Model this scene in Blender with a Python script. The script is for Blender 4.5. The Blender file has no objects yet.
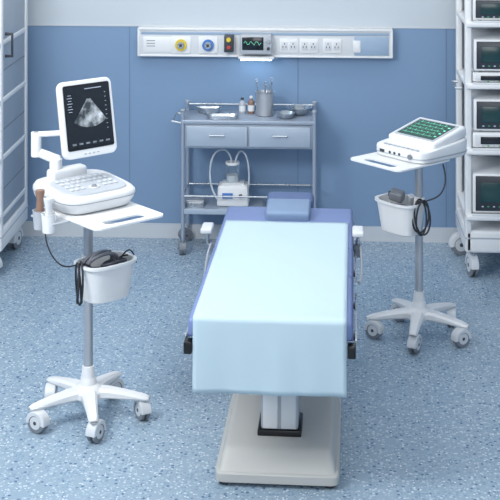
import bpy, bmesh, math, random
from mathutils import Vector, Matrix
random.seed(4)
S=bpy.context.scene
S.view_settings.view_transform='Standard'
PSI=math.radians(3.08)
# ---------------------------------------------------------------- materials
def lin(c):
    return tuple(((v/255)/12.92 if v/255<=.04045 else ((v/255+.055)/1.055)**2.4) for v in c)
MATS={}
def mat(name,c,rough=.45,metal=0,emit=None,es=1,trans=0,noise=0,nscale=40,coat=0,alpha=1):
    if name in MATS: return MATS[name]
    m=bpy.data.materials.new(name); m.use_nodes=True
    nt=m.node_tree; b=nt.nodes['Principled BSDF']
    col=(*lin(c),1)
    b.inputs['Base Color'].default_value=col
    b.inputs['Roughness'].default_value=rough
    b.inputs['Metallic'].default_value=metal
    b.inputs['Transmission Weight'].default_value=trans
    b.inputs['Coat Weight'].default_value=coat
    b.inputs['Alpha'].default_value=alpha
    if emit:
        b.inputs['Emission Color'].default_value=(*lin(emit),1); b.inputs['Emission Strength'].default_value=es
    tc=nt.nodes.new('ShaderNodeTexCoord'); n=nt.nodes.new('ShaderNodeTexNoise')
    n.inputs['Scale'].default_value=nscale
    nt.links.new(tc.outputs['Object'],n.inputs['Vector'])
    mr=nt.nodes.new('ShaderNodeMapRange')
    mr.inputs[3].default_value=max(0,rough-.05); mr.inputs[4].default_value=min(1,rough+.05)
    nt.links.new(n.outputs['Fac'],mr.inputs[0]); nt.links.new(mr.outputs[0],b.inputs['Roughness'])
    if noise:
        bp=nt.nodes.new('ShaderNodeBump'); bp.inputs['Strength'].default_value=noise; bp.inputs['Distance'].default_value=.01
        nt.links.new(n.outputs['Fac'],bp.inputs['Height']); nt.links.new(bp.outputs[0],b.inputs['Normal'])
    MATS[name]=m; return m
WHITE=mat('white_plastic',(228,230,232),.35)
OFFW=mat('offwhite_plastic',(212,216,220),.4)
LGREY=mat('light_grey_plastic',(176,182,190),.4)
MGREY=mat('mid_grey_plastic',(122,128,136),.45)
DGREY=mat('dark_grey_plastic',(58,62,70),.45)
BLACK=mat('black_plastic',(16,18,22),.35)
RUB=mat('rubber',(40,42,48),.6)
STEEL=mat('steel',(190,196,202),.28,.9)
BRUSH=mat('brushed_steel',(186,190,196),.38,.6)
CARTM=mat('trolley_steel_paint',(158,170,186),.35,.25)
DRAWM=mat('drawer_front',(166,180,196),.35,.1)
GLASSY=mat('clear_glass',(225,238,245),.05,0,trans=.9,alpha=.55)
TUBEM=mat('clear_tube',(215,225,232),.2,0,alpha=.7)
MATT=mat('mattress_vinyl',(116,134,180),.5,noise=.1,nscale=15)
PILLM=mat('pillow_vinyl',(120,142,172),.5)
DPILL=mat('headrest_vinyl',(84,102,142),.5)
SHEET=mat('sheet_fabric',(184,206,217),.85,noise=.25,nscale=9)
BASEM=mat('bed_base_paint',(186,187,184),.45)
SCRN=mat('screen_dark',(14,20,28),.15,emit=(20,30,42),es=.35)
SCRG=mat('screen_green',(6,50,44),.15,emit=(8,64,56),es=.4)
SCRT=mat('screen_teal',(10,26,32),.2,emit=(24,70,76),es=.5)
FACE=mat('device_face',(44,52,62),.3)
LINEG=mat('trace_green',(120,230,190),.4,emit=(140,240,200),es=.5)
UIL=mat('ui_light',(150,160,175),.4,emit=(150,160,175),es=.5)
YEL=mat('yellow_plastic',(222,196,60),.4)
BLU=mat('blue_plastic',(70,120,190),.4)
RED=mat('red_plastic',(190,60,60),.4)
TAN=mat('probe_tan',(140,112,98),.4)
GRN=mat('green_plastic',(60,160,110),.4)

def fan_mat():
    m=bpy.data.materials.new('ultrasound_image'); m.use_nodes=True; nt=m.node_tree; b=nt.nodes['Principled BSDF']
    tc=nt.nodes.new('ShaderNodeTexCoord'); n=nt.nodes.new('ShaderNodeTexNoise'); n.inputs['Scale'].default_value=26; n.inputs['Detail'].default_value=8
    cr=nt.nodes.new('ShaderNodeValToRGB'); cr.color_ramp.elements[0].position=.40; cr.color_ramp.elements[0].color=(.02,.028,.035,1)
    cr.color_ramp.elements[1].position=.75; cr.color_ramp.elements[1].color=(.42,.46,.50,1)
    nt.links.new(tc.outputs['Object'],n.inputs['Vector']); nt.links.new(n.outputs['Fac'],cr.inputs[0])
    nt.links.new(cr.outputs[0],b.inputs['Base Color']); nt.links.new(cr.outputs[0],b.inputs['Emission Color'])
    b.inputs['Emission Strength'].default_value=.8; return m
FAN=fan_mat()
def floor_mat():
    m=bpy.data.materials.new('terrazzo_vinyl_floor'); m.use_nodes=True; nt=m.node_tree; b=nt.nodes['Principled BSDF']
    tc=nt.nodes.new('ShaderNodeTexCoord')
    cur=nt.nodes.new('ShaderNodeRGB'); cur.outputs[0].default_value=(*lin((146,168,186)),1); out=cur.outputs[0]
    def layer(prev,scale,sz,prob,col,off):
        mp=nt.nodes.new('ShaderNodeMapping'); mp.inputs['Location'].default_value=(off,off*.7,0)
        v=nt.nodes.new('ShaderNodeTexVoronoi'); v.inputs['Scale'].default_value=scale
        nt.links.new(tc.outputs['Object'],mp.inputs[0]); nt.links.new(mp.outputs[0],v.inputs['Vector'])
        sp=nt.nodes.new('ShaderNodeSeparateColor'); nt.links.new(v.outputs['Color'],sp.inputs[0])
        a=nt.nodes.new('ShaderNodeMath'); a.operation='LESS_THAN'; a.inputs[1].default_value=sz; nt.links.new(v.outputs['Distance'],a.inputs[0])
        c=nt.nodes.new('ShaderNodeMath'); c.operation='LESS_THAN'; c.inputs[1].default_value=prob; nt.links.new(sp.outputs[0],c.inputs[0])
        d=nt.nodes.new('ShaderNodeMath'); d.operation='MULTIPLY'; nt.links.new(a.outputs[0],d.inputs[0]); nt.links.new(c.outputs[0],d.inputs[1])
        mx=nt.nodes.new('ShaderNodeMix'); mx.data_type='RGBA'; mx.inputs[7].default_value=(*lin(col),1)
        nt.links.new(d.outputs[0],mx.inputs[0]); nt.links.new(prev,mx.inputs[6]); return mx.outputs[2]
    out=layer(out,90,.5,.35,(164,184,200),0)
    out=layer(out,75,.42,.3,(124,150,174),3.1)
    out=layer(out,55,.36,.2,(186,202,214),7.7)
    out=layer(out,52,.33,.2,(88,116,146),11.3)
    out=layer(out,100,.4,.12,(214,222,228),15.9)
    nt.links.new(out,b.inputs['Base Color']); b.inputs['Roughness'].default_value=.25
    return m
def wall_mat():
    m=bpy.data.materials.new('wall_paint_two_tone'); m.use_nodes=True; nt=m.node_tree; b=nt.nodes['Principled BSDF']
    tc=nt.nodes.new('ShaderNodeTexCoord'); sx=nt.nodes.new('ShaderNodeSeparateXYZ'); nt.links.new(tc.outputs['Object'],sx.inputs[0])
    g=nt.nodes.new('ShaderNodeMath'); g.operation='GREATER_THAN'; g.inputs[1].default_value=1.255; nt.links.new(sx.outputs[2],g.inputs[0])
    mx=nt.nodes.new('ShaderNodeMix'); mx.data_type='RGBA'
    mx.inputs[6].default_value=(*lin((122,150,182)),1); mx.inputs[7].default_value=(*lin((194,203,211)),1)
    nt.links.new(g.outputs[0],mx.inputs[0]); nt.links.new(mx.outputs[2],b.inputs['Base Color'])
    n=nt.nodes.new('ShaderNodeTexNoise'); n.inputs['Scale'].default_value=180; nt.links.new(tc.outputs['Object'],n.inputs['Vector'])
    bp=nt.nodes.new('ShaderNodeBump'); bp.inputs['Strength'].default_value=.05; nt.links.new(n.outputs['Fac'],bp.inputs['Height']); nt.links.new(bp.outputs[0],b.inputs['Normal'])
    b.inputs['Roughness'].default_value=.5; return m
# ---------------------------------------------------------------- helpers
def link(o,parent=None):
    S.collection.objects.link(o)
    if parent: o.parent=parent
    return o
def empty(name,loc=(0,0,0),rz=0):
    e=bpy.data.objects.new(name,None); e.empty_display_size=.1; e.location=loc; e.rotation_euler=(0,0,rz); return link(e)
def fin(bm,name,parent,m,loc=(0,0,0),rot=(0,0,0),smooth=True,bevel=0,seg=2):
    bmesh.ops.recalc_face_normals(bm,faces=bm.faces[:])
    me=bpy.data.meshes.new(name); bm.to_mesh(me); bm.free(); me.materials.append(m)
    if smooth:
        for p in me.polygons: p.use_smooth=True
        me.set_sharp_from_angle(angle=math.radians(35))
    o=bpy.data.objects.new(name,me); o.location=loc; o.rotation_euler=rot; link(o,parent)
    return o
def box(name,parent,m,size,loc,rot=(0,0,0),bevel=.003,seg=2,taper=None):
    bm=bmesh.new(); bmesh.ops.create_cube(bm,size=1)
    for v in bm.verts:
        top=v.co.z>0
        v.co=Vector((v.co.x*size[0],v.co.y*size[1],v.co.z*size[2]))
        if taper and top: v.co.x*=taper[0]; v.co.y*=taper[1]
    o=fin(bm,name,parent,m,loc,rot,False,0)
    if bevel:
        b=min(bevel,min(size)*.49)
        bm=bmesh.new(); bm.from_mesh(o.data)
        bmesh.ops.bevel(bm,geom=bm.edges[:],offset=b,segments=seg,profile=.5,affect='EDGES')
        bm.to_mesh(o.data); bm.free()
        for p in o.data.polygons: p.use_smooth=True
        o.data.set_sharp_from_angle(angle=math.radians(40))
    return o
def lathe(name,parent,m,prof,loc=(0,0,0),rot=(0,0,0),n=32,sx=1,sy=1):
    bm=bmesh.new(); rings=[]
    for r,z in prof:
        if r<1e-6: rings.append([bm.verts.new((0,0,z))])
        else: rings.append([bm.verts.new((r*sx*math.cos(2*math.pi*i/n),r*sy*math.sin(2*math.pi*i/n),z)) for i in range(n)])
    for a,b in zip(rings,rings[1:]):
        for i in range(n):
            j=(i+1)%n
            if len(a)==1 and len(b)==1: continue
            if len(a)==1: bm.faces.new((a[0],b[i],b[j]))
            elif len(b)==1: bm.faces.new((a[i],a[j],b[0]))
            else: bm.faces.new((a[i],a[j],b[j],b[i]))
    return fin(bm,name,parent,m,loc,rot)
def cyl(name,parent,m,r,h,loc,rot=(0,0,0),n=28,r2=None,b=.0015):
    r2=r if r2 is None else r2; b=min(b,h*.3,r*.4,r2*.4)
    return lathe(name,parent,m,[(0,-h/2),(r-b,-h/2),(r,-h/2+b),(r2,h/2-b),(r2-b,h/2),(0,h/2)],loc,rot,n)
def ring(w,d,z,n=48,p=4,cx=0,cy=0):
    out=[]
    for i in range(n):
        t=2*math.pi*i/n; c,s=math.cos(t),math.sin(t)
        out.append((cx+math.copysign(abs(c)**(2/p),c)*w/2, cy+math.copysign(abs(s)**(2/p),s)*d/2, z))
    return out
def loft(name,parent,m,rings,loc=(0,0,0),rot=(0,0,0),cap0=True,cap1=True,smooth=True):
    bm=bmesh.new(); R=[[bm.verts.new(p) for p in r] for r in rings]; n=len(R[0])
    for a,b in zip(R,R[1:]):
        for i in range(n):
            j=(i+1)%n; bm.faces.new((a[i],a[j],b[j],b[i]))
    if cap0: bm.faces.new(R[0])
    if cap1: bm.faces.new(R[-1])
    return fin(bm,name,parent,m,loc,rot,smooth)
def tomesh(cu,name,parent,m,loc,rot):
    o=bpy.data.objects.new(name+'_c',cu); S.collection.objects.link(o)
    dg=bpy.context.evaluated_depsgraph_get(); dg.update()
    me=bpy.data.meshes.new_from_object(o.evaluated_get(dg)); bpy.data.objects.remove(o)
    me.name=name; me.materials.clear(); me.materials.append(m)
    for p in me.polygons: p.use_smooth=True
    me.set_sharp_from_angle(angle=math.radians(45))
    ob=bpy.data.objects.new(name,me); ob.location=loc; ob.rotation_euler=rot; return link(ob,parent)
def tube(name,parent,m,pts,r,cyclic=False,smooth=True,loc=(0,0,0),rot=(0,0,0)):
    cu=bpy.data.curves.new(name,'CURVE'); cu.dimensions='3D'; cu.bevel_depth=r; cu.bevel_resolution=3; cu.use_fill_caps=True
    if smooth:
        sp=cu.splines.new('NURBS'); sp.points.add(len(pts)-1); sp.order_u=4; sp.use_endpoint_u=not cyclic; sp.use_cyclic_u=cyclic; sp.resolution_u=6
    else:
        sp=cu.splines.new('POLY'); sp.points.add(len(pts)-1); sp.use_cyclic_u=cyclic
    for q,p in zip(sp.points,pts): q.co=(*p,1)
    return tomesh(cu,name,parent,m,loc,rot)
def rpoly(w,h,r,cx=0,cy=0,n=6):
    pts=[]
    for (sx,sy,a0) in ((1,1,0),(-1,1,90),(-1,-1,180),(1,-1,270)):
        for i in range(n+1):
            a=math.radians(a0+90*i/n); pts.append((cx+sx*(w/2-r)+r*math.cos(a),cy+sy*(h/2-r)+r*math.sin(a)))
    return pts
def plate(name,parent,m,loops,t,loc=(0,0,0),rot=(0,0,0),bev=.0008):
    cu=bpy.data.curves.new(name,'CURVE'); cu.dimensions='2D'; cu.fill_mode='BOTH'; cu.extrude=t/2; cu.bevel_depth=bev; cu.bevel_resolution=1
    for L in loops:
        sp=cu.splines.new('POLY'); sp.points.add(len(L)-1); sp.use_cyclic_u=True
        for q,p in zip(sp.points,L): q.co=(p[0],p[1],0,1)
    return tomesh(cu,name,parent,m,loc,rot)
def caster(parent,name,loc,r=.036,ang=0,hood=LGREY):
    g=bpy.data.objects.new(name,None); g.location=loc; g.rotation_euler=(0,0,ang); link(g,parent)
    off=-r*.45
    for s in (-1,1):
        cyl(name+'_wheel',g,MGREY,r,.014,(off,s*.012,r),(math.pi/2,0,0),24,b=.003)
        cyl(name+'_disc',g,hood,r*.62,.017,(off,s*.0125,r),(math.pi/2,0,0),20)
        cyl(name+'_axle',g,DGREY,r*.2,.019,(off,s*.0125,r),(math.pi/2,0,0),14)
    sec=[]
    for y in (-.022,-.019,.019,.022):
        rr=r*(1.1 if abs(y)<.02 else 1.0); row=[]
        for i in range(15):
            a=math.radians(-5+195*i/14); row.append((off+rr*math.cos(a),y,r+rr*math.sin(a)))
        for i in range(14,-1,-1):
            a=math.radians(-5+195*i/14); row.append((off+rr*.7*math.cos(a),y,r+rr*.7*math.sin(a)))
        sec.append(row)
    loft(name+'_hood',g,hood,sec)
    cyl(name+'_stem',g,STEEL,.007,r*.8,(0,0,r*1.9),n=16)
    return g
# ---------------------------------------------------------------- room
YB=7.679; XL=-2.75; XR=2.0; YF=-1.2; ZC=2.95
def slab(name,m,x0,x1,y0,y1,z0,z1):
    bm=bmesh.new(); bmesh.ops.create_cube(bm,size=1)
    for v in bm.verts: v.co=Vector((x0 if v.co.x<0 else x1, y0 if v.co.y<0 else y1, z0 if v.co.z<0 else z1))
    return fin(bm,name,None,m,smooth=False)
WM=wall_mat()
CEIL=mat('ceiling_paint',(232,234,235),.7)
slab('floor',floor_mat(),XL,XR,YF,YB,-.1,0)
slab('wall_back',WM,XL,XR,YB,YB+.12,0,ZC)
slab('wall_left',WM,XL-.12,XL,YF,YB+.12,0,ZC)
slab('wall_right',WM,XR,XR+.12,YF,YB+.12,0,ZC)
slab('ceiling',CEIL,XL,XR,YF,YB,ZC,ZC+.1)
BB=mat('baseboard_vinyl',(200,206,212),.4)
slab('baseboard_back',BB,XL+.015,XR-.015,YB-.014,YB,0,.085)
slab('baseboard_left',BB,XL,XL+.014,YF,YB-.014,0,.085)
slab('baseboard_right',BB,XR-.014,XR,YF,YB-.014,0,.085)
SEAM=mat('wall_seam',(100,128,160),.5)
for i,x in enumerate((-2.0,-1.13,-.13,.74,1.5)):
    slab('trim_%d'%(i+1),SEAM,x-.0025,x+.0025,YB-.0015,YB,.085,1.255)
slab('trim_6',BB,XL+.02,XR-.02,YB-.004,YB,1.252,1.262)

# ---------------------------------------------------------------- wall service rail
wr=empty('medical_wall_headrail',(-.3245,YB,1.168))
wr_w=1.485
box('housing',wr,OFFW,(wr_w,.06,.16),(0,-.031,0),bevel=.006)
box('top_lip',wr,WHITE,(wr_w+.01,.07,.014),(0,-.036,.079),bevel=.004)
box('bottom_lip',wr,WHITE,(wr_w+.01,.066,.012),(0,-.034,-.078),bevel=.004)
RAILB=mat('rail_blue_insert',(150,172,196),.4)
box('channel_upper',wr,RAILB,(wr_w-.03,.004,.016),(0,-.0625,.054),bevel=.001)
box('end_cap_l',wr,WHITE,(.014,.068,.164),(-wr_w/2,-.035,0),bevel=.004)
box('end_cap_r',wr,WHITE,(.014,.068,.164),(wr_w/2,-.035,0),bevel=.004)
box('blue_panel',wr,RAILB,(.2,.006,.108),(.625,-.063,-.014),bevel=.002)
box('label_plate',wr,WHITE,(.17,.006,.09),(-.63,-.063,-.013),bevel=.003)
for k in range(3): box('label_line',wr,MGREY,(.05,.002,.004),(-.67,-.067,.01-.016*k),bevel=0)
def rx(px): return (px-265)/169.0
for px,cm,nm in ((182,YEL,'gas_outlet_yellow'),(209,BLU,'gas_outlet_blue')):
    x=rx(px)
    box(nm+'_plate',wr,WHITE,(.115,.008,.1),(x,-.064,-.014),bevel=.004)
    cyl(nm+'_ring',wr,cm,.034,.018,(x,-.075,-.014),(math.pi/2,0,0))
    cyl(nm+'_core',wr,STEEL,.021,.026,(x,-.08,-.014),(math.pi/2,0,0))
    cyl(nm+'_hole',wr,DGREY,.009,.03,(x,-.081,-.014),(math.pi/2,0,0),16)
x=rx(230); box('control_box',wr,DGREY,(.055,.05,.10),(x,-.085,0),bevel=.005); cyl('control_knob',wr,YEL,.013,.02,(x,-.118,.025),(math.pi/2,0,0)); cyl('control_knob_red',wr,RED,.011,.014,(x,-.115,-.02),(math.pi/2,0,0))
x=rx(257)
box('display_body',wr,LGREY,(.185,.075,.115),(x,-.095,.0),bevel=.01)
box('display_screen',wr,SCRN,(.125,.004,.075),(x-.018,-.133,.006),bevel=.002)
tube('display_trace',wr,LINEG,[(x-.07+i*.01,-.1365,.01+.012*math.sin(i*1.9)) for i in range(11)],.0012,smooth=False)
cyl('display_knob',wr,STEEL,.012,.016,(x+.072,-.137,.02),(math.pi/2,0,0))
cyl('display_knob',wr,DGREY,.009,.014,(x+.072,-.137,-.022),(math.pi/2,0,0))
LAMP=mat('exam_light_lens',(235,248,255),.3,emit=(215,240,255),es=9)
box('under_light_housing',wr,WHITE,(.21,.06,.016),(x-.0,-.085,-.08),bevel=.004)
box('under_light_lens',wr,LAMP,(.18,.045,.008),(x,-.09,-.091),bevel=.002)
for k,px in enumerate((289,309,332)):
    x=rx(px)
    box('socket_plate',wr,WHITE,(.108,.008,.085),(x,-.064,-.014),bevel=.005)
    for sx in (-.025,.025):
        box('socket_face',wr,OFFW,(.04,.004,.05),(x+sx,-.069,-.014),bevel=.002)
        for dx,dz in ((-.009,-.006),(.009,-.006),(0,.012)):
            box('socket_slot',wr,DGREY,(.004,.003,.011),(x+sx+dx,-.0715,-.014+dz),bevel=0)
box('switch',wr,WHITE,(.045,.006,.07),(rx(356),-.068,-.016),bevel=.004)

# ---------------------------------------------------------------- utility trolley
ut=empty('instrument_trolley',(-.405,7.49,0))
W,D,TZ=.77,.30,.765
for sx in (-1,1):
    for sy in (-1,1):
        tube('post',ut,CARTM,[(sx*(W/2-.012),sy*(D/2-.012),.085),(sx*(W/2-.012),sy*(D/2-.012),TZ+.055 if sy>0 else TZ+.05)],.011,smooth=False)
        caster(ut,'caster',(sx*(W/2-.012),sy*(D/2-.012),0),.036,ang=.4*sx+sy,hood=MGREY)
        cyl('post_cap',ut,LGREY,.013,.01,(sx*(W/2-.012),sy*(D/2-.012),TZ+.058),n=16)
box('top_shelf',ut,CARTM,(W-.01,D,.022),(0,0,TZ-.008),bevel=.004)
box('drawer_case',ut,CARTM,(W-.04,D-.03,.135),(0,0,TZ-.09),bevel=.003)
for s in (-1,1):
    box('drawer_front',ut,DRAWM,(.345,.014,.115),(s*.178,-D/2+.008,TZ-.088),bevel=.004)
    tube('drawer_handle',ut,STEEL,[(s*.178-.04,-D/2+.002,TZ-.08),(s*.178-.04,-D/2-.018,TZ-.08),(s*.178+.04,-D/2-.018,TZ-.08),(s*.178+.04,-D/2+.002,TZ-.08)],.0045,smooth=False)
for sy in (-1,1):
    if sy>0: tube('guard_rail_long',ut,STEEL,[(-W/2+.012,sy*(D/2-.012),TZ+.04),(W/2-.012,sy*(D/2-.012),TZ+.04)],.006,smooth=False)
    tube('lower_guard_long',ut,STEEL,[(-W/2+.012,sy*(D/2-.012),.335),(W/2-.012,sy*(D/2-.012),.335)],.0055,smooth=False)
for sx in (-1,1):
    tube('guard_rail_short',ut,STEEL,[(sx*(W/2-.012),-D/2+.012,TZ+.04),(sx*(W/2-.012),D/2-.012,TZ+.04)],.006,smooth=False)
    tube('lower_guard_short',ut,STEEL,[(sx*(W/2-.012),-D/2+.012,.335),(sx*(W/2-.012),D/2-.012,.335)],.0055,smooth=False)
tube('push_handle',ut,STEEL,[(-W/2,-D/2+.03,TZ-.02),(-W/2-.05,-D/2+.03,TZ-.01),(-W/2-.05,D/2-.03,TZ-.01),(-W/2,D/2-.03,TZ-.02)],.007,smooth=False)
box('lower_shelf',ut,CARTM,(W-.02,D-.01,.022),(0,0,.25),bevel=.004)
box('lower_shelf_lip',ut,DRAWM,(W-.04,.006,.03),(0,-D/2+.004,.25),bevel=.002)
def ux(px): return -.405+(px-248)/173.0
ZT=.7685
kb=empty('kidney_dish',(ux(206),7.545,ZT))
R=[]
for sc,z in ((.62,0),(.78,.003),(1,.035),(1.05,.036),(.96,.034),(.72,.006)):
    r=[]
    for i in range(40):
        t=2*math.pi*i/40; xx=.075*math.cos(t); yy=.036*math.sin(t)-.12*(.5-(abs(math.cos(t)))**2)*.15
        r.append((xx*sc,yy*sc,z))
    R.append(r)
loft('dish',kb,STEEL,R)
tray=empty('steel_tray',(ux(222),7.41,ZT))
loft('tray_body',tray,STEEL,[ring(.17,.09,0),ring(.185,.1,.016),ring(.192,.106,.017),ring(.18,.096,.014),ring(.168,.088,.003)])
def bottle(name,x,y,z,r,h,m,cap):
    e=empty(name,(x,y,z))
    lathe('body',e,m,[(0,0),(r*.95,0),(r,.004),(r,h*.62),(r*.85,h*.72),(r*.42,h*.8),(r*.42,h*.88),(0,h*.88)])
    cyl('cap',e,cap,r*.5,h*.14,(0,0,h*.94),n=20)
    lathe('label',e,WHITE,[(r*1.01,h*.15),(r*1.01,h*.5)])
    return e
bottle('glass_bottle',ux(240),7.55,ZT,.019,.09,LGREY,DGREY)
bottle('glass_bottle',ux(249),7.55,ZT,.02,.10,TAN,WHITE)
bk=empty('steel_beaker',(ux(263),7.50,ZT))
lathe('beaker',bk,BRUSH,[(0,0),(.046,0),(.05,.004),(.05,.13),(.055,.137),(.052,.137),(.046,.127),(.046,.01),(0,.008)])
for i,(dx,dy,l,t) in enumerate(((.02,.01,.2,.12),(-.02,.015,.19,-.16),(0,-.01,.18,.04),(-.01,.0,.17,.22),(.012,-.015,.19,-.08))):
    tube('instrument',bk,STEEL,[(dx,dy,.012),(dx+t*l*.5,dy,.012+l*.5),(dx+t*l*.9,dy,l)],.0035)
    if i<3: tube('ring_handle',bk,STEEL,[(dx+t*l*.9+.009*math.cos(a),dy,l+.008+.009*math.sin(a)) for a in [j*math.pi/4 for j in range(8)]],.002,cyclic=True)
for k,(px,y,r) in enumerate(((284,7.41,.055),(297,7.52,.072))):
    e=empty('steel_bowl',(ux(px),y+.01,ZT))
    lathe('bowl',e,STEEL,[(0,0),(r*.5,0),(r*.8,r*.25),(r,r*.6),(r*1.06,r*.61),(r*.97,r*.57),(r*.76,r*.27),(r*.45,.006),(0,.006)])
LZ=.262
sp_=empty('suction_pump',(ux(232),7.47,LZ))
box('pump_body',sp_,WHITE,(.185,.14,.12),(0,0,.06),bevel=.014,seg=3,taper=(.92,.9))
box('pump_panel',sp_,BLU,(.06,.004,.03),(-.03,-.070,.065),bevel=.001,rot=(-.06,0,0))
cyl('pump_knob',sp_,DGREY,.01,.014,(.045,-.071,.065),(math.pi/2,0,0))
box('pump_top',sp_,OFFW,(.13,.09,.012),(0,0,.124),bevel=.004)
cyl('jar',sp_,GLASSY,.038,.10,(-.005,0,.178)); cyl('jar_lid',sp_,WHITE,.041,.016,(-.005,0,.236)); cyl('jar_fluid',sp_,OFFW,.034,.04,(-.005,0,.15))
tube('hose',sp_,TUBEM,[(-.01,0,.24),(-.02,0,.32),(-.11,-.02,.33),(-.14,-.03,.2),(-.13,-.04,.1),(-.09,-.05,.04)],.0055)
tube('hose',sp_,TUBEM,[(.01,0,.24),(.03,.0,.33),(.09,0,.30),(.095,0,.14),(.08,0,.04)],.0055)
e=empty('instrument_box',(ux(194),7.44,LZ)); box('box_body',e,STEEL,(.11,.10,.03),(0,0,.015),bevel=.004); box('box_lid',e,BRUSH,(.114,.104,.01),(0,0,.034),bevel=.003); tube('box_handle',e,STEEL,[(-.03,0,.038),(-.03,0,.055),(.03,0,.055),(.03,0,.038)],.003,smooth=False)
e=empty('steel_tray',(ux(285),7.48,LZ)); loft('tray_body',e,STEEL,[ring(.24,.15,0),ring(.26,.165,.018),ring(.27,.172,.019),ring(.254,.16,.016),ring(.235,.146,.003)])

# ---------------------------------------------------------------- operating table
bed=empty('operating_table',(-.178,4.607,0),-math.radians(1.5))
bx=.02
def rr(w,y0,y1,z,p=22): return ring(w,y1-y0,z,96,p,bx,(y0+y1)/2)
loft('base_plinth',bed,BASEM,[rr(.435,.08,.77,.012),rr(.45,.07,.78,.018),rr(.45,.07,.78,.046),rr(.442,.075,.77,.05)])
loft('base_cover',bed,BASEM,[rr(.43,.085,.76,.049),rr(.395,.145,.74,.102),rr(.387,.155,.735,.108),rr(.375,.17,.725,.111)])
for sx in (-1,1):
    for y in (.11,.74):
        cyl('foot',bed,DGREY,.022,.014,(bx+sx*.19,y,.007),n=20)
cy_=.33
box('boot',bed,BLACK,(.165,.17,.03),(bx,cy_,.118),bevel=.006)
box('column_outer',bed,LGREY,(.14,.15,.22),(bx,cy_,.238),bevel=.012,seg=3)
box('column_panel',bed,WHITE,(.055,.01,.2),(bx-.034,cy_-.078,.238),bevel=.003)
box('column_panel',bed,OFFW,(.055,.01,.2),(bx+.034,cy_-.078,.238),bevel=.003)
box('column_inner',bed,STEEL,(.115,.12,.2),(bx,cy_,.42),bevel=.008)
box('lift_head',bed,MGREY,(.3,.5,.05),(0,cy_+.05,.505),bevel=.01)
box('frame',bed,DGREY,(.5,1.36,.035),(0,.70,.548),bevel=.006)
def cushion(name,y0,y1,z0,z1,w,m,r=.018):
    return box(name,bed,m,(w,y1-y0,z1-z0),(0,(y0+y1)/2,(z0+z1)/2),bevel=r,seg=4)
cushion('leg_section',-.012,.5,.565,.636,.585,MATT)
cushion('seat_section',.503,.85,.565,.636,.585,MATT)
cushion('back_section',.853,1.46,.565,.636,.585,MATT)
box('edge_piping',bed,mat('mattress_trim',(78,90,136),.5),(.592,1.45,.012),(0,.722,.572),bevel=.005)
for sx in (-1,1):
    box('side_rail',bed,STEEL,(.008,.5,.026),(sx*.305,.28,.545),bevel=.002)
    box('side_rail',bed,STEEL,(.008,.5,.026),(sx*.305,.98,.545),bevel=.002)
    for y in (.1,.42,.8,1.15): box('rail_spacer',bed,DGREY,(.06,.03,.018),(sx*.275,y,.545),bevel=.002)
    box('corner_cap',bed,BLACK,(.03,.05,.045),(sx*.29,-.005,.535),bevel=.006)
    ax=.345 if sx<0 else .315
    box('rail_clamp',bed,MGREY,(.03,.05,.05),(sx*.312,1.10,.55),bevel=.005)
    tube('arm_post',bed,STEEL,[(sx*.31,1.10,.54),(sx*ax,1.10,.57),(sx*ax,1.10,.63)],.008,smooth=False)
    box('arm_grip',bed,OFFW,(.05,.11,.024),(sx*ax,1.08,.638),bevel=.008,seg=3)
    tube('guard_bar',bed,LGREY,[(sx*.325,1.05,.58),(sx*.335,.9,.56),(sx*.325,.76,.48),(sx*.315,.72,.545)],.005)
bm=bmesh.new(); path=[]
N=40
for i in range(N+1): path.append((1.19-1.19*i/N,.640))
for i in range(1,9):
    a=math.radians(90*i/8); path.append((-.018*math.sin(a),.640-.018*(1-math.cos(a))))
for i in range(1,15): path.append((-.018-.010*i/14,.622-.245*i/14))
rows=[]
for k,(y,z) in enumerate(path):
    row=[]
    hang=max(0,(k-48)/14)
    for j in range(33):
        u=j/32*2-1
        x=u*.272
        yy=y-hang*.004*math.sin(u*5+1)-hang*.002*math.sin(u*13)
        zz=z+(.0008*math.sin(u*4+y*9)+.0006*math.sin(y*23+u) if k<=40 else 0)
        row.append(bm.verts.new((x,yy-.0005,zz+.0025)))
    rows.append(row)
for a,b in zip(rows,rows[1:]):
    for j in range(32): bm.faces.new((a[j],a[j+1],b[j+1],b[j]))
o=fin(bm,'drape_sheet',bed,SHEET); md=o.modifiers.new('sol','SOLIDIFY'); md.thickness=.002; md.offset=0
box('pillow',bed,PILLM,(.2,.17,.05),(0,1.31,.66),rot=(.12,0,0),bevel=.014,seg=4)
box('headrest',bed,DPILL,(.22,.10,.07),(0,1.50,.645),rot=(.25,0,0),bevel=.022,seg=4)
box('headrest_bar',bed,STEEL,(.03,.12,.02),(0,1.44,.55),bevel=.003)
box('headrest_bracket',bed,STEEL,(.03,.02,.08),(0,1.50,.585),bevel=.003)

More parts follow.
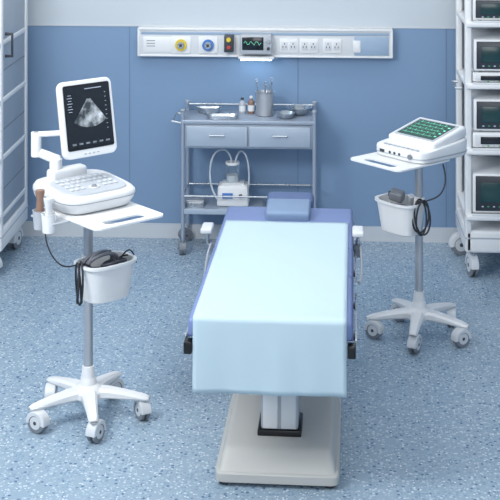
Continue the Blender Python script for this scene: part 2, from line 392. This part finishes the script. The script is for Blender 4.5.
# ---------------------------------------------------------------- rolling device stand
def stand(name,loc,th,star,tray_z,basket_z,back,tw_):
    e=empty(name,loc,th)
    lathe('hub',e,WHITE,[(0,.085),(.05,.085),(.064,.095),(.064,.115),(.052,.132),(.034,.142),(.030,.165),(.026,.17),(.0,.17)])
    for k in range(5):
        a=star+math.radians(72*k); rings=[]
        for t,hw,zt,zb in ((.03,.033,.132,.088),(.09,.029,.128,.09),(.15,.024,.120,.088),(.205,.021,.11,.086),(.232,.020,.104,.085),(.250,.013,.098,.086)):
            rings.append([(t,hw*.7,zb),(t,hw,zb+.008),(t,hw,zt-.01),(t,hw*.65,zt),(t,-hw*.65,zt),(t,-hw,zt-.01),(t,-hw,zb+.008),(t,-hw*.7,zb)])
        o=loft('arm_%d'%(k+1),e,WHITE,rings,rot=(0,0,a))
        caster(e,'caster_%d'%(k+1),(.230*math.cos(a),.230*math.sin(a),0),.041,ang=a+random.uniform(-1.2,1.2),hood=OFFW)
    cyl('pole',e,BRUSH,.019,tray_z-.16,(0,0,.16+(tray_z-.16)/2-.002),n=32)
    cyl('pole_collar',e,WHITE,.028,.05,(0,0,.19),r2=.024)
    cyl('top_collar',e,WHITE,.03,.04,(0,0,tray_z-.03),r2=.045)
    box('mount_plate',e,WHITE,(.14,.14,.012),(0,0,tray_z-.008),bevel=.004)
    plate('tray',e,WHITE,[rpoly(tw_,.31+back,.03,0,(back-.31)/2),rpoly(.19,.055,.022,0,-.256)],.007,(0,0,tray_z))
    zb=basket_z; by=-.125
    loft('basket',e,WHITE,[ring(.165,.11,zb-.15,60,3.2,0,by),ring(.185,.125,zb-.144,60,3.2,0,by),ring(.225,.162,zb-.012,60,3.2,0,by),
        ring(.243,.18,zb-.01,60,3.2,0,by),ring(.243,.18,zb,60,3.2,0,by),ring(.216,.153,zb,60,3.2,0,by),ring(.178,.118,zb-.138,60,3.2,0,by)])
    box('basket_bracket',e,WHITE,(.05,.04,.05),(0,-.032,zb-.035),bevel=.005)
    cyl('bracket_clamp',e,WHITE,.027,.05,(0,0,zb-.035))
    return e
def roomxy(a,b): return (a*math.cos(PSI)-b*math.sin(PSI), a*math.sin(PSI)+b*math.cos(PSI))
LX,LY=roomxy(-.655,5.262); RX,RY=roomxy(.80,6.152)
TL,TR=math.radians(43.08),math.radians(-46.92)
cl=stand('medical_device_stand',(LX,LY,0),TL,math.radians(-118),.858,.672,.10,.325)
def coil(e,c,r,n,rad,zs,m,ax='flat',ph=0):
    pts=[]
    for i in range(n*12+1):
        a=ph+i*math.pi/6; q=r*(1+.07*math.sin(i*.9))
        if ax=='flat': pts.append((c[0]+q*math.cos(a),c[1]+q*.75*math.sin(a),c[2]+zs*i/(n*12)+.01*math.sin(a*1.3)))
        elif ax=='up': pts.append((c[0]+q*1.1*math.cos(a),c[1]+.02*math.cos(a*.7)-.2*q*math.sin(a),c[2]+q*.75*math.sin(a)))
        else: pts.append((c[0]+.012*math.sin(i*.35)+q*.25*math.cos(a),c[1]+q*.55*math.cos(a),c[2]+q*1.35*math.sin(a)))
    tube('coiled_cable',e,m,pts,rad)
CAB=mat('cable_grey',(104,108,118),.5)
CAB2=mat('cable_dark',(58,62,72),.5)
coil(cl,(.0,-.125,.60),.068,3,.008,.04,CAB)
coil(cl,(-.01,-.105,.655),.062,3,.007,.0,CAB,'up',ph=1)
coil(cl,(.03,-.14,.645),.05,2,.006,.02,CAB2,ph=1)
coil(cl,(-.125,-.13,.605),.06,3,.0042,0,RUB,'v')
tube('probe_cable',cl,RUB,[(-.23,-.05,.82),(-.24,-.06,.78),(-.22,-.1,.69),(-.16,-.13,.67),(-.1,-.13,.69),(-.05,-.12,.64)],.003)
tube('probe_cable',cl,RUB,[(.06,-.12,.64),(.1,-.13,.71),(.13,-.14,.68),(.12,-.18,.62),(.13,-.12,.69),(.05,-.1,.65)],.003)
hz=.862
box('holder_bracket',cl,LGREY,(.09,.17,.008),(-.19,-.03,hz-.012),bevel=.003)
for i,(y,m1,ht) in enumerate(((-.085,WHITE,.0),(-.02,LGREY,.02))):
    lathe('holder_cup',cl,m1,[(0,-.05),(.024,-.05),(.029,.02),(.031,.022),(.027,.022),(.022,-.04),(0,-.04)],(-.236,y,hz+.005))
    lathe('probe',cl,TAN if i else OFFW,[(0,-.03),(.014,-.03),(.016,.03),(.013,.05),(.02,.075),(.019,.086),(0,.088)],(-.236,y,hz+ht),sx=1,sy=.8)

us=empty('ultrasound_machine',(LX,LY,.863),TL)
def sl(w,d,z,sl_,p=5,cy=0):
    return [(x,y+cy,z+sl_*(y/d)) for x,y,_ in ring(w,d,0,56,p)]
cs=.03
loft('console_body',us,OFFW,[sl(.27,.26,.0,0,5,cs),sl(.30,.29,.006,0,5,cs),sl(.345,.325,.038,.008,4.5,cs),sl(.355,.335,.058,.016,4.5,cs),sl(.352,.331,.070,.02,4.5,cs),sl(.337,.316,.080,.024,4.5,cs),sl(.31,.29,.084,.025,4.5,cs)])
loft('console_band',us,MGREY,[sl(.352,.332,.052,.013,4.5,cs),sl(.356,.336,.056,.0145,4.5,cs)],cap0=False,cap1=False)
loft('control_panel',us,LGREY,[sl(.29,.22,.080,.0175,4,.0),sl(.283,.214,.0865,.0175,4,.0)])
KEY=mat('keycap',(200,205,212),.4)
for r in range(4):
    for c in range(9):
        if r>1 and 3<=c<=5: continue
        y=.07-r*.037; x=-.104+c*.026
        box('key',us,KEY,(.016,.019,.004),(x,y,.0880+.082*y+.001),rot=(.083,0,0),bevel=.0015)
lathe('trackball',us,MGREY,[(0,.012),(.008,.010),(.013,.0)],(0,-.045,.083))
tube('trackball_ring',us,WHITE,[(.02*math.cos(i*math.pi/6),-.045+.02*math.sin(i*math.pi/6),.0845) for i in range(12)],.0025,cyclic=True)
box('rear_block',us,OFFW,(.17,.06,.05),(-.01,.145,.105),bevel=.015,seg=3)
cyl('arm_base',us,WHITE,.026,.06,(-.06,.15,.14))
def link_(a,b,w,name):
    a,b=Vector(a),Vector(b); d=b-a; L=d.length
    q=d.to_track_quat('X','Z')
    o=box(name,us,WHITE,(L+w,w,w*.75),(a+b)/2,bevel=w*.3,seg=3); o.rotation_euler=q.to_euler()
    return o
link_((-.06,.15,.16),(-.12,.205,.195),.034,'arm_lower')
cyl('arm_elbow',us,WHITE,.021,.10,(-.12,.205,.228))
cyl('arm_elbow_cap',us,MGREY,.012,.104,(-.12,.205,.228))
link_((-.12,.205,.268),(.0,.09,.280),.028,'arm_upper')
link_((-.12,.205,.208),(-.05,.15,.175),.022,'arm_strut')
box('monitor_bracket',us,LGREY,(.08,.05,.08),(.005,.075,.29),rot=(-.19,0,0),bevel=.01)
mo=bpy.data.objects.new('monitor',None); mo.location=(.016,.03,.346); mo.rotation_euler=(-math.radians(10),0,0); link(mo,us)
MW,MH=.242,.30
plate('monitor_shell',mo,WHITE,[rpoly(MW,MH,.024)],.022,(0,.006,0),(math.pi/2,0,0),bev=.004)
plate('monitor_rear',mo,OFFW,[rpoly(MW*.75,MH*.75,.03)],.02,(0,.026,0),(math.pi/2,0,0),bev=.004)
plate('monitor_glass',mo,BLACK,[rpoly(MW-.022,MH-.042,.008)],.002,(0,-.0095,.008),(math.pi/2,0,0))
plate('monitor_display',mo,SCRN,[rpoly(MW-.032,MH-.058,.003)],.001,(0,-.0118,.010),(math.pi/2,0,0),bev=0)
yf=-.0132
bm=bmesh.new(); cx,cz=.005,.088; Rn,Rf=.012,.125
rows=[]
for i in range(25):
    a=math.radians(-90-38+76*i/24)
    rows.append((bm.verts.new((cx+Rn*math.cos(a),yf,cz+Rn*math.sin(a))),bm.verts.new((cx+Rf*math.cos(a),yf,cz+Rf*math.sin(a)))))
for a,b in zip(rows,rows[1:]): bm.faces.new((a[0],b[0],b[1],a[1]))
fin(bm,'fan_image',mo,FAN,smooth=False)
for i in range(7):
    box('ui_line',mo,UIL,(.024 if i%2 else .016,.0006,.0022),(-.085,yf,.098-.011*i),bevel=0)
for i in range(9): box('ui_scale',mo,UIL,(.006,.0006,.0018),(.085,yf,.095-.018*i),bevel=0)
for i in range(6): box('ui_icon',mo,MGREY,(.018,.0006,.007),(-.08+.032*i,yf,-.098),bevel=0)
box('ui_header',mo,UIL,(.08,.0006,.003),(.03,yf,.118),bevel=0)
for i in range(4): box('monitor_button',mo,LGREY,(.012,.002,.005),(-.03+.02*i,-.0095,-.140),bevel=.001)

# ---------------------------------------------------------------- right stand + ecg
cr=stand('medical_device_stand',(RX,RY,0),TR,math.radians(-54),.856,.668,.05,.325)
coil(cr,(.0,-.125,.61),.06,2,.006,.04,CAB)
coil(cr,(.125,-.12,.61),.06,3,.0042,0,RUB,'v')
tube('lead_cable',cr,RUB,[(.15,.0,.84),(.2,-.02,.77),(.2,-.08,.69),(.13,-.12,.69),(.06,-.12,.64)],.0035)
box('pulse_sensor',cr,MGREY,(.07,.05,.05),(-.03,-.12,.680),rot=(.3,.2,.4),bevel=.012,seg=3)
box('pulse_sensor_window',cr,FACE,(.04,.002,.026),(-.035,-.146,.687),rot=(.3,.2,.4),bevel=0)
cyl('gel_tube',cr,LGREY,.014,.09,(.04,-.1,.66),rot=(.4,.5,0))
ec=empty('ecg_monitor',(RX+.012,RY,.8615),TR)
def sl2(w,d,z0,z1,p=6,cy=.0):
    return [(x,y+cy,z0+(z1-z0)*(y/d+.5)) for x,y,_ in ring(w,d,0,56,p)]
loft('body',ec,WHITE,[ring(.305,.33,0,56,6),sl2(.32,.345,.006,.006),sl2(.325,.35,.038,.066),sl2(.32,.345,.046,.078),sl2(.305,.33,.049,.082)])
loft('band',ec,LGREY,[sl2(.327,.352,.018,.018),sl2(.327,.352,.023,.025)],cap0=False,cap1=False)
pt=math.atan(.033/.33)
box('display_riser',ec,WHITE,(.295,.235,.05),(0,.04,.085),rot=(pt+.14,0,0),bevel=.012,seg=3)
dg=bpy.data.objects.new('display',None); dg.location=(0,.04,.085); dg.rotation_euler=(pt+.14,0,0); link(dg,ec)
plate('display_bezel',dg,LGREY,[rpoly(.25,.19,.008)],.002,(0,0,.0258))
plate('display_screen',dg,SCRG,[rpoly(.228,.168,.004)],.001,(0,0,.028),bev=0)
for r in range(5):
    pts=[]; y0=.062-.030*r
    for i in range(61):
        f=(i%12)/12; y=y0+(.014 if abs(f-.5)<.02 else (-.004 if abs(f-.58)<.03 else (.003*math.sin(f*12) if f<.3 else 0)))
        pts.append((-.102+.0031*i,y,.0295))
    tube('ecg_trace',dg,LINEG,pts,.0005,smooth=False)
for r in range(4): box('screen_number',dg,LINEG,(.012,.009,.0006),(.098,.052-.034*r,.0292),bevel=0)
for i in range(8): box('button',ec,LGREY,(.02,.012,.004),(-.098+.028*i,-.14,.0545),rot=(pt,0,0),bevel=.0015)
box('front_port',ec,DGREY,(.03,.004,.014),(-.09,-.174,.028),bevel=.001)
for x in (-.04,-.01,.02): cyl('socket',ec,DGREY,.007,.006,(x,-.174,.028),(math.pi/2,0,0),16)
cyl('knob',ec,MGREY,.012,.014,(.09,-.177,.028),(math.pi/2,0,0),20)

# ---------------------------------------------------------------- equipment towers
def tower(name,x0,x1,y0,y1,h,shelves):
    e=empty(name,((x0+x1)/2,(y0+y1)/2,0)); w=x1-x0; d=y1-y0
    for sx in (-1,1):
        for sy in (-1,1):
            box('post',e,WHITE,(.035,.05,h-.15),(sx*(w/2-.018),sy*(d/2-.025),.15+(h-.15)/2),bevel=.008,seg=3)
            caster(e,'caster',(sx*(w/2-.05),sy*(d/2-.05),0),.06,ang=.6*sx+sy*.8,hood=OFFW)
    box('base',e,WHITE,(w,d,.12),(0,0,.205),bevel=.015,seg=3)
    box('base_groove',e,LGREY,(w+.003,d+.003,.008),(0,0,.225),bevel=0)
    box('top',e,WHITE,(w,d,.04),(0,0,h),bevel=.012,seg=3)
    box('back_panel',e,LGREY,(w-.06,.01,h-.29),(0,d/2-.012,.28+(h-.29)/2),bevel=0)
    for z in shelves:
        box('shelf',e,WHITE,(w-.006,d+.03,.03),(0,-.012,z),bevel=.008,seg=3)
        box('shelf_lip',e,OFFW,(w-.07,.01,.012),(0,-d/2-.022,z+.016),bevel=.003)
    return e,w,d
tw,w,d=tower('equipment_tower',.775,1.375,7.0,7.5,1.75,[.34,.69,1.04,1.37])
def device(e,x,y,z,w,d,h,body,face,scr,knobs):
    box('device_body',e,body,(w,d,h),(x,y,z+h/2+.006),bevel=.008)
    f=y-d/2
    box('device_face',e,face,(w-.03,.006,h-.024),(x,f-.002,z+h/2+.006),bevel=.003)
    box('device_screen',e,scr,(w*.36,.003,h*.5),(x-w*.24,f-.0065,z+h*.56),bevel=.001)
    for i in range(6): box('device_led',e,GRN if i%2 else UIL,(.01,.003,.006),(x-w*.4+i*.03,f-.0065,z+h*.2),bevel=0)
    for i in range(knobs):
        cyl('device_knob',e,STEEL if i%2 else WHITE,h*.13,.014,(x+w*.06+i*w*.12,f-.01,z+h*.5),(math.pi/2,0,0),20)
    for i in range(3): box('device_button',e,LGREY,(.022,.004,.01),(x+w*.08+i*.04,f-.0065,z+h*.2),bevel=.001)
    for sx in (-1,1):
        for sy in (-1,1): cyl('device_foot',e,RUB,.012,.008,(x+sx*w*.42,y+sy*d*.4,z+.003),n=12)
yd=-.05
device(tw,0,yd,.355,.52,.40,.21,WHITE,FACE,SCRT,3)
device(tw,0,yd,.705,.52,.40,.08,WHITE,OFFW,SCRN,3)
device(tw,0,yd,.793,.51,.40,.17,WHITE,FACE,SCRT,4)
device(tw,0,yd,1.055,.52,.40,.05,WHITE,OFFW,SCRN,2)
device(tw,0,yd,1.113,.51,.40,.17,WHITE,FACE,SCRT,4)
device(tw,0,yd,1.385,.52,.40,.12,WHITE,FACE,SCRT,3)
tube('side_handle',tw,STEEL,[(-w/2,-.1,1.0),(-w/2-.035,-.1,1.0),(-w/2-.035,.1,1.0),(-w/2,.1,1.0)],.008,smooth=False)

cab,w,d=tower('storage_tower',-2.30,-1.70,6.87,7.50,1.85,[.33,.64,.95,1.26,1.55])
GP=mat('grey_side_panel',(150,162,176),.35)
box('side_panel',cab,GP,(.012,d-.10,1.56),(w/2-.014,0,.27+.78),bevel=.002)
for z in (.47,.79,1.11): box('panel_groove',cab,MGREY,(.003,d-.12,.006),(w/2-.0075,0,z),bevel=0)
for z in (.345,.655,.965,1.275): box('storage_bin',cab,LGREY,(.48,.36,.2),(0,-.02,z+.1),bevel=.015,seg=3)
for z in (.345,.655,.965,1.275): box('bin_handle',cab,MGREY,(.12,.02,.02),(0,-.21,z+.14),bevel=.005)
tube('grab_handle',cab,DGREY,[(w/2-.01,-.2,1.18),(w/2+.03,-.2,1.18),(w/2+.03,-.2,1.3),(w/2-.01,-.2,1.3)],.009,smooth=False)

# ---------------------------------------------------------------- lighting
PAN=mat('added_ceiling_glow',(250,250,250),.4,emit=(250,250,250),es=2.2)  # glow of the added overhead panels
for x in (-1.5,.3):
    for y in (2.2,4.6,6.8):
        e=empty('added_ceiling_light',(x,y,ZC-.001))  # panel out of view, added to light the room from above
        box('added_light_frame',e,WHITE,(1.24,.64,.03),(0,0,-.016),bevel=.004)
        box('added_light_diffuser',e,PAN,(1.18,.58,.01),(0,0,-.034),bevel=.002)
def area(name,loc,size,energy,target,col=(1,1,1),sy=None):
    l=bpy.data.lights.new(name,'AREA'); l.energy=energy; l.size=size; l.color=col
    if sy: l.shape='RECTANGLE'; l.size_y=sy
    o=bpy.data.objects.new(name,l); o.location=loc; o.rotation_euler=(Vector(target)-Vector(loc)).to_track_quat('-Z','Y').to_euler(); link(o)
area('area_light_key',(-2.0,3.6,2.75),1.0,92,(-.2,6.4,.3),(1,.99,.97))
area('area_light_ceiling',(-.4,5.6,2.85),2.6,30,(-.4,5.6,0),(1,1,1),2.6)
area('area_light_front',(.4,.6,2.6),2.2,66,(-.1,6.5,.6),(1,.99,.98))
wd=bpy.data.worlds.new('world'); S.world=wd; wd.use_nodes=True
bg=wd.node_tree.nodes['Background']; bg.inputs[0].default_value=(.92,.96,1,1); bg.inputs[1].default_value=.65
# ---------------------------------------------------------------- camera
cam=bpy.data.cameras.new('camera'); co=bpy.data.objects.new('camera',cam); link(co)
cam.sensor_width=36; cam.lens=93.6; cam.shift_y=-.8; cam.clip_start=.05
co.location=(0,0,2.3); co.rotation_euler=(math.pi/2,0,PSI)
S.camera=co
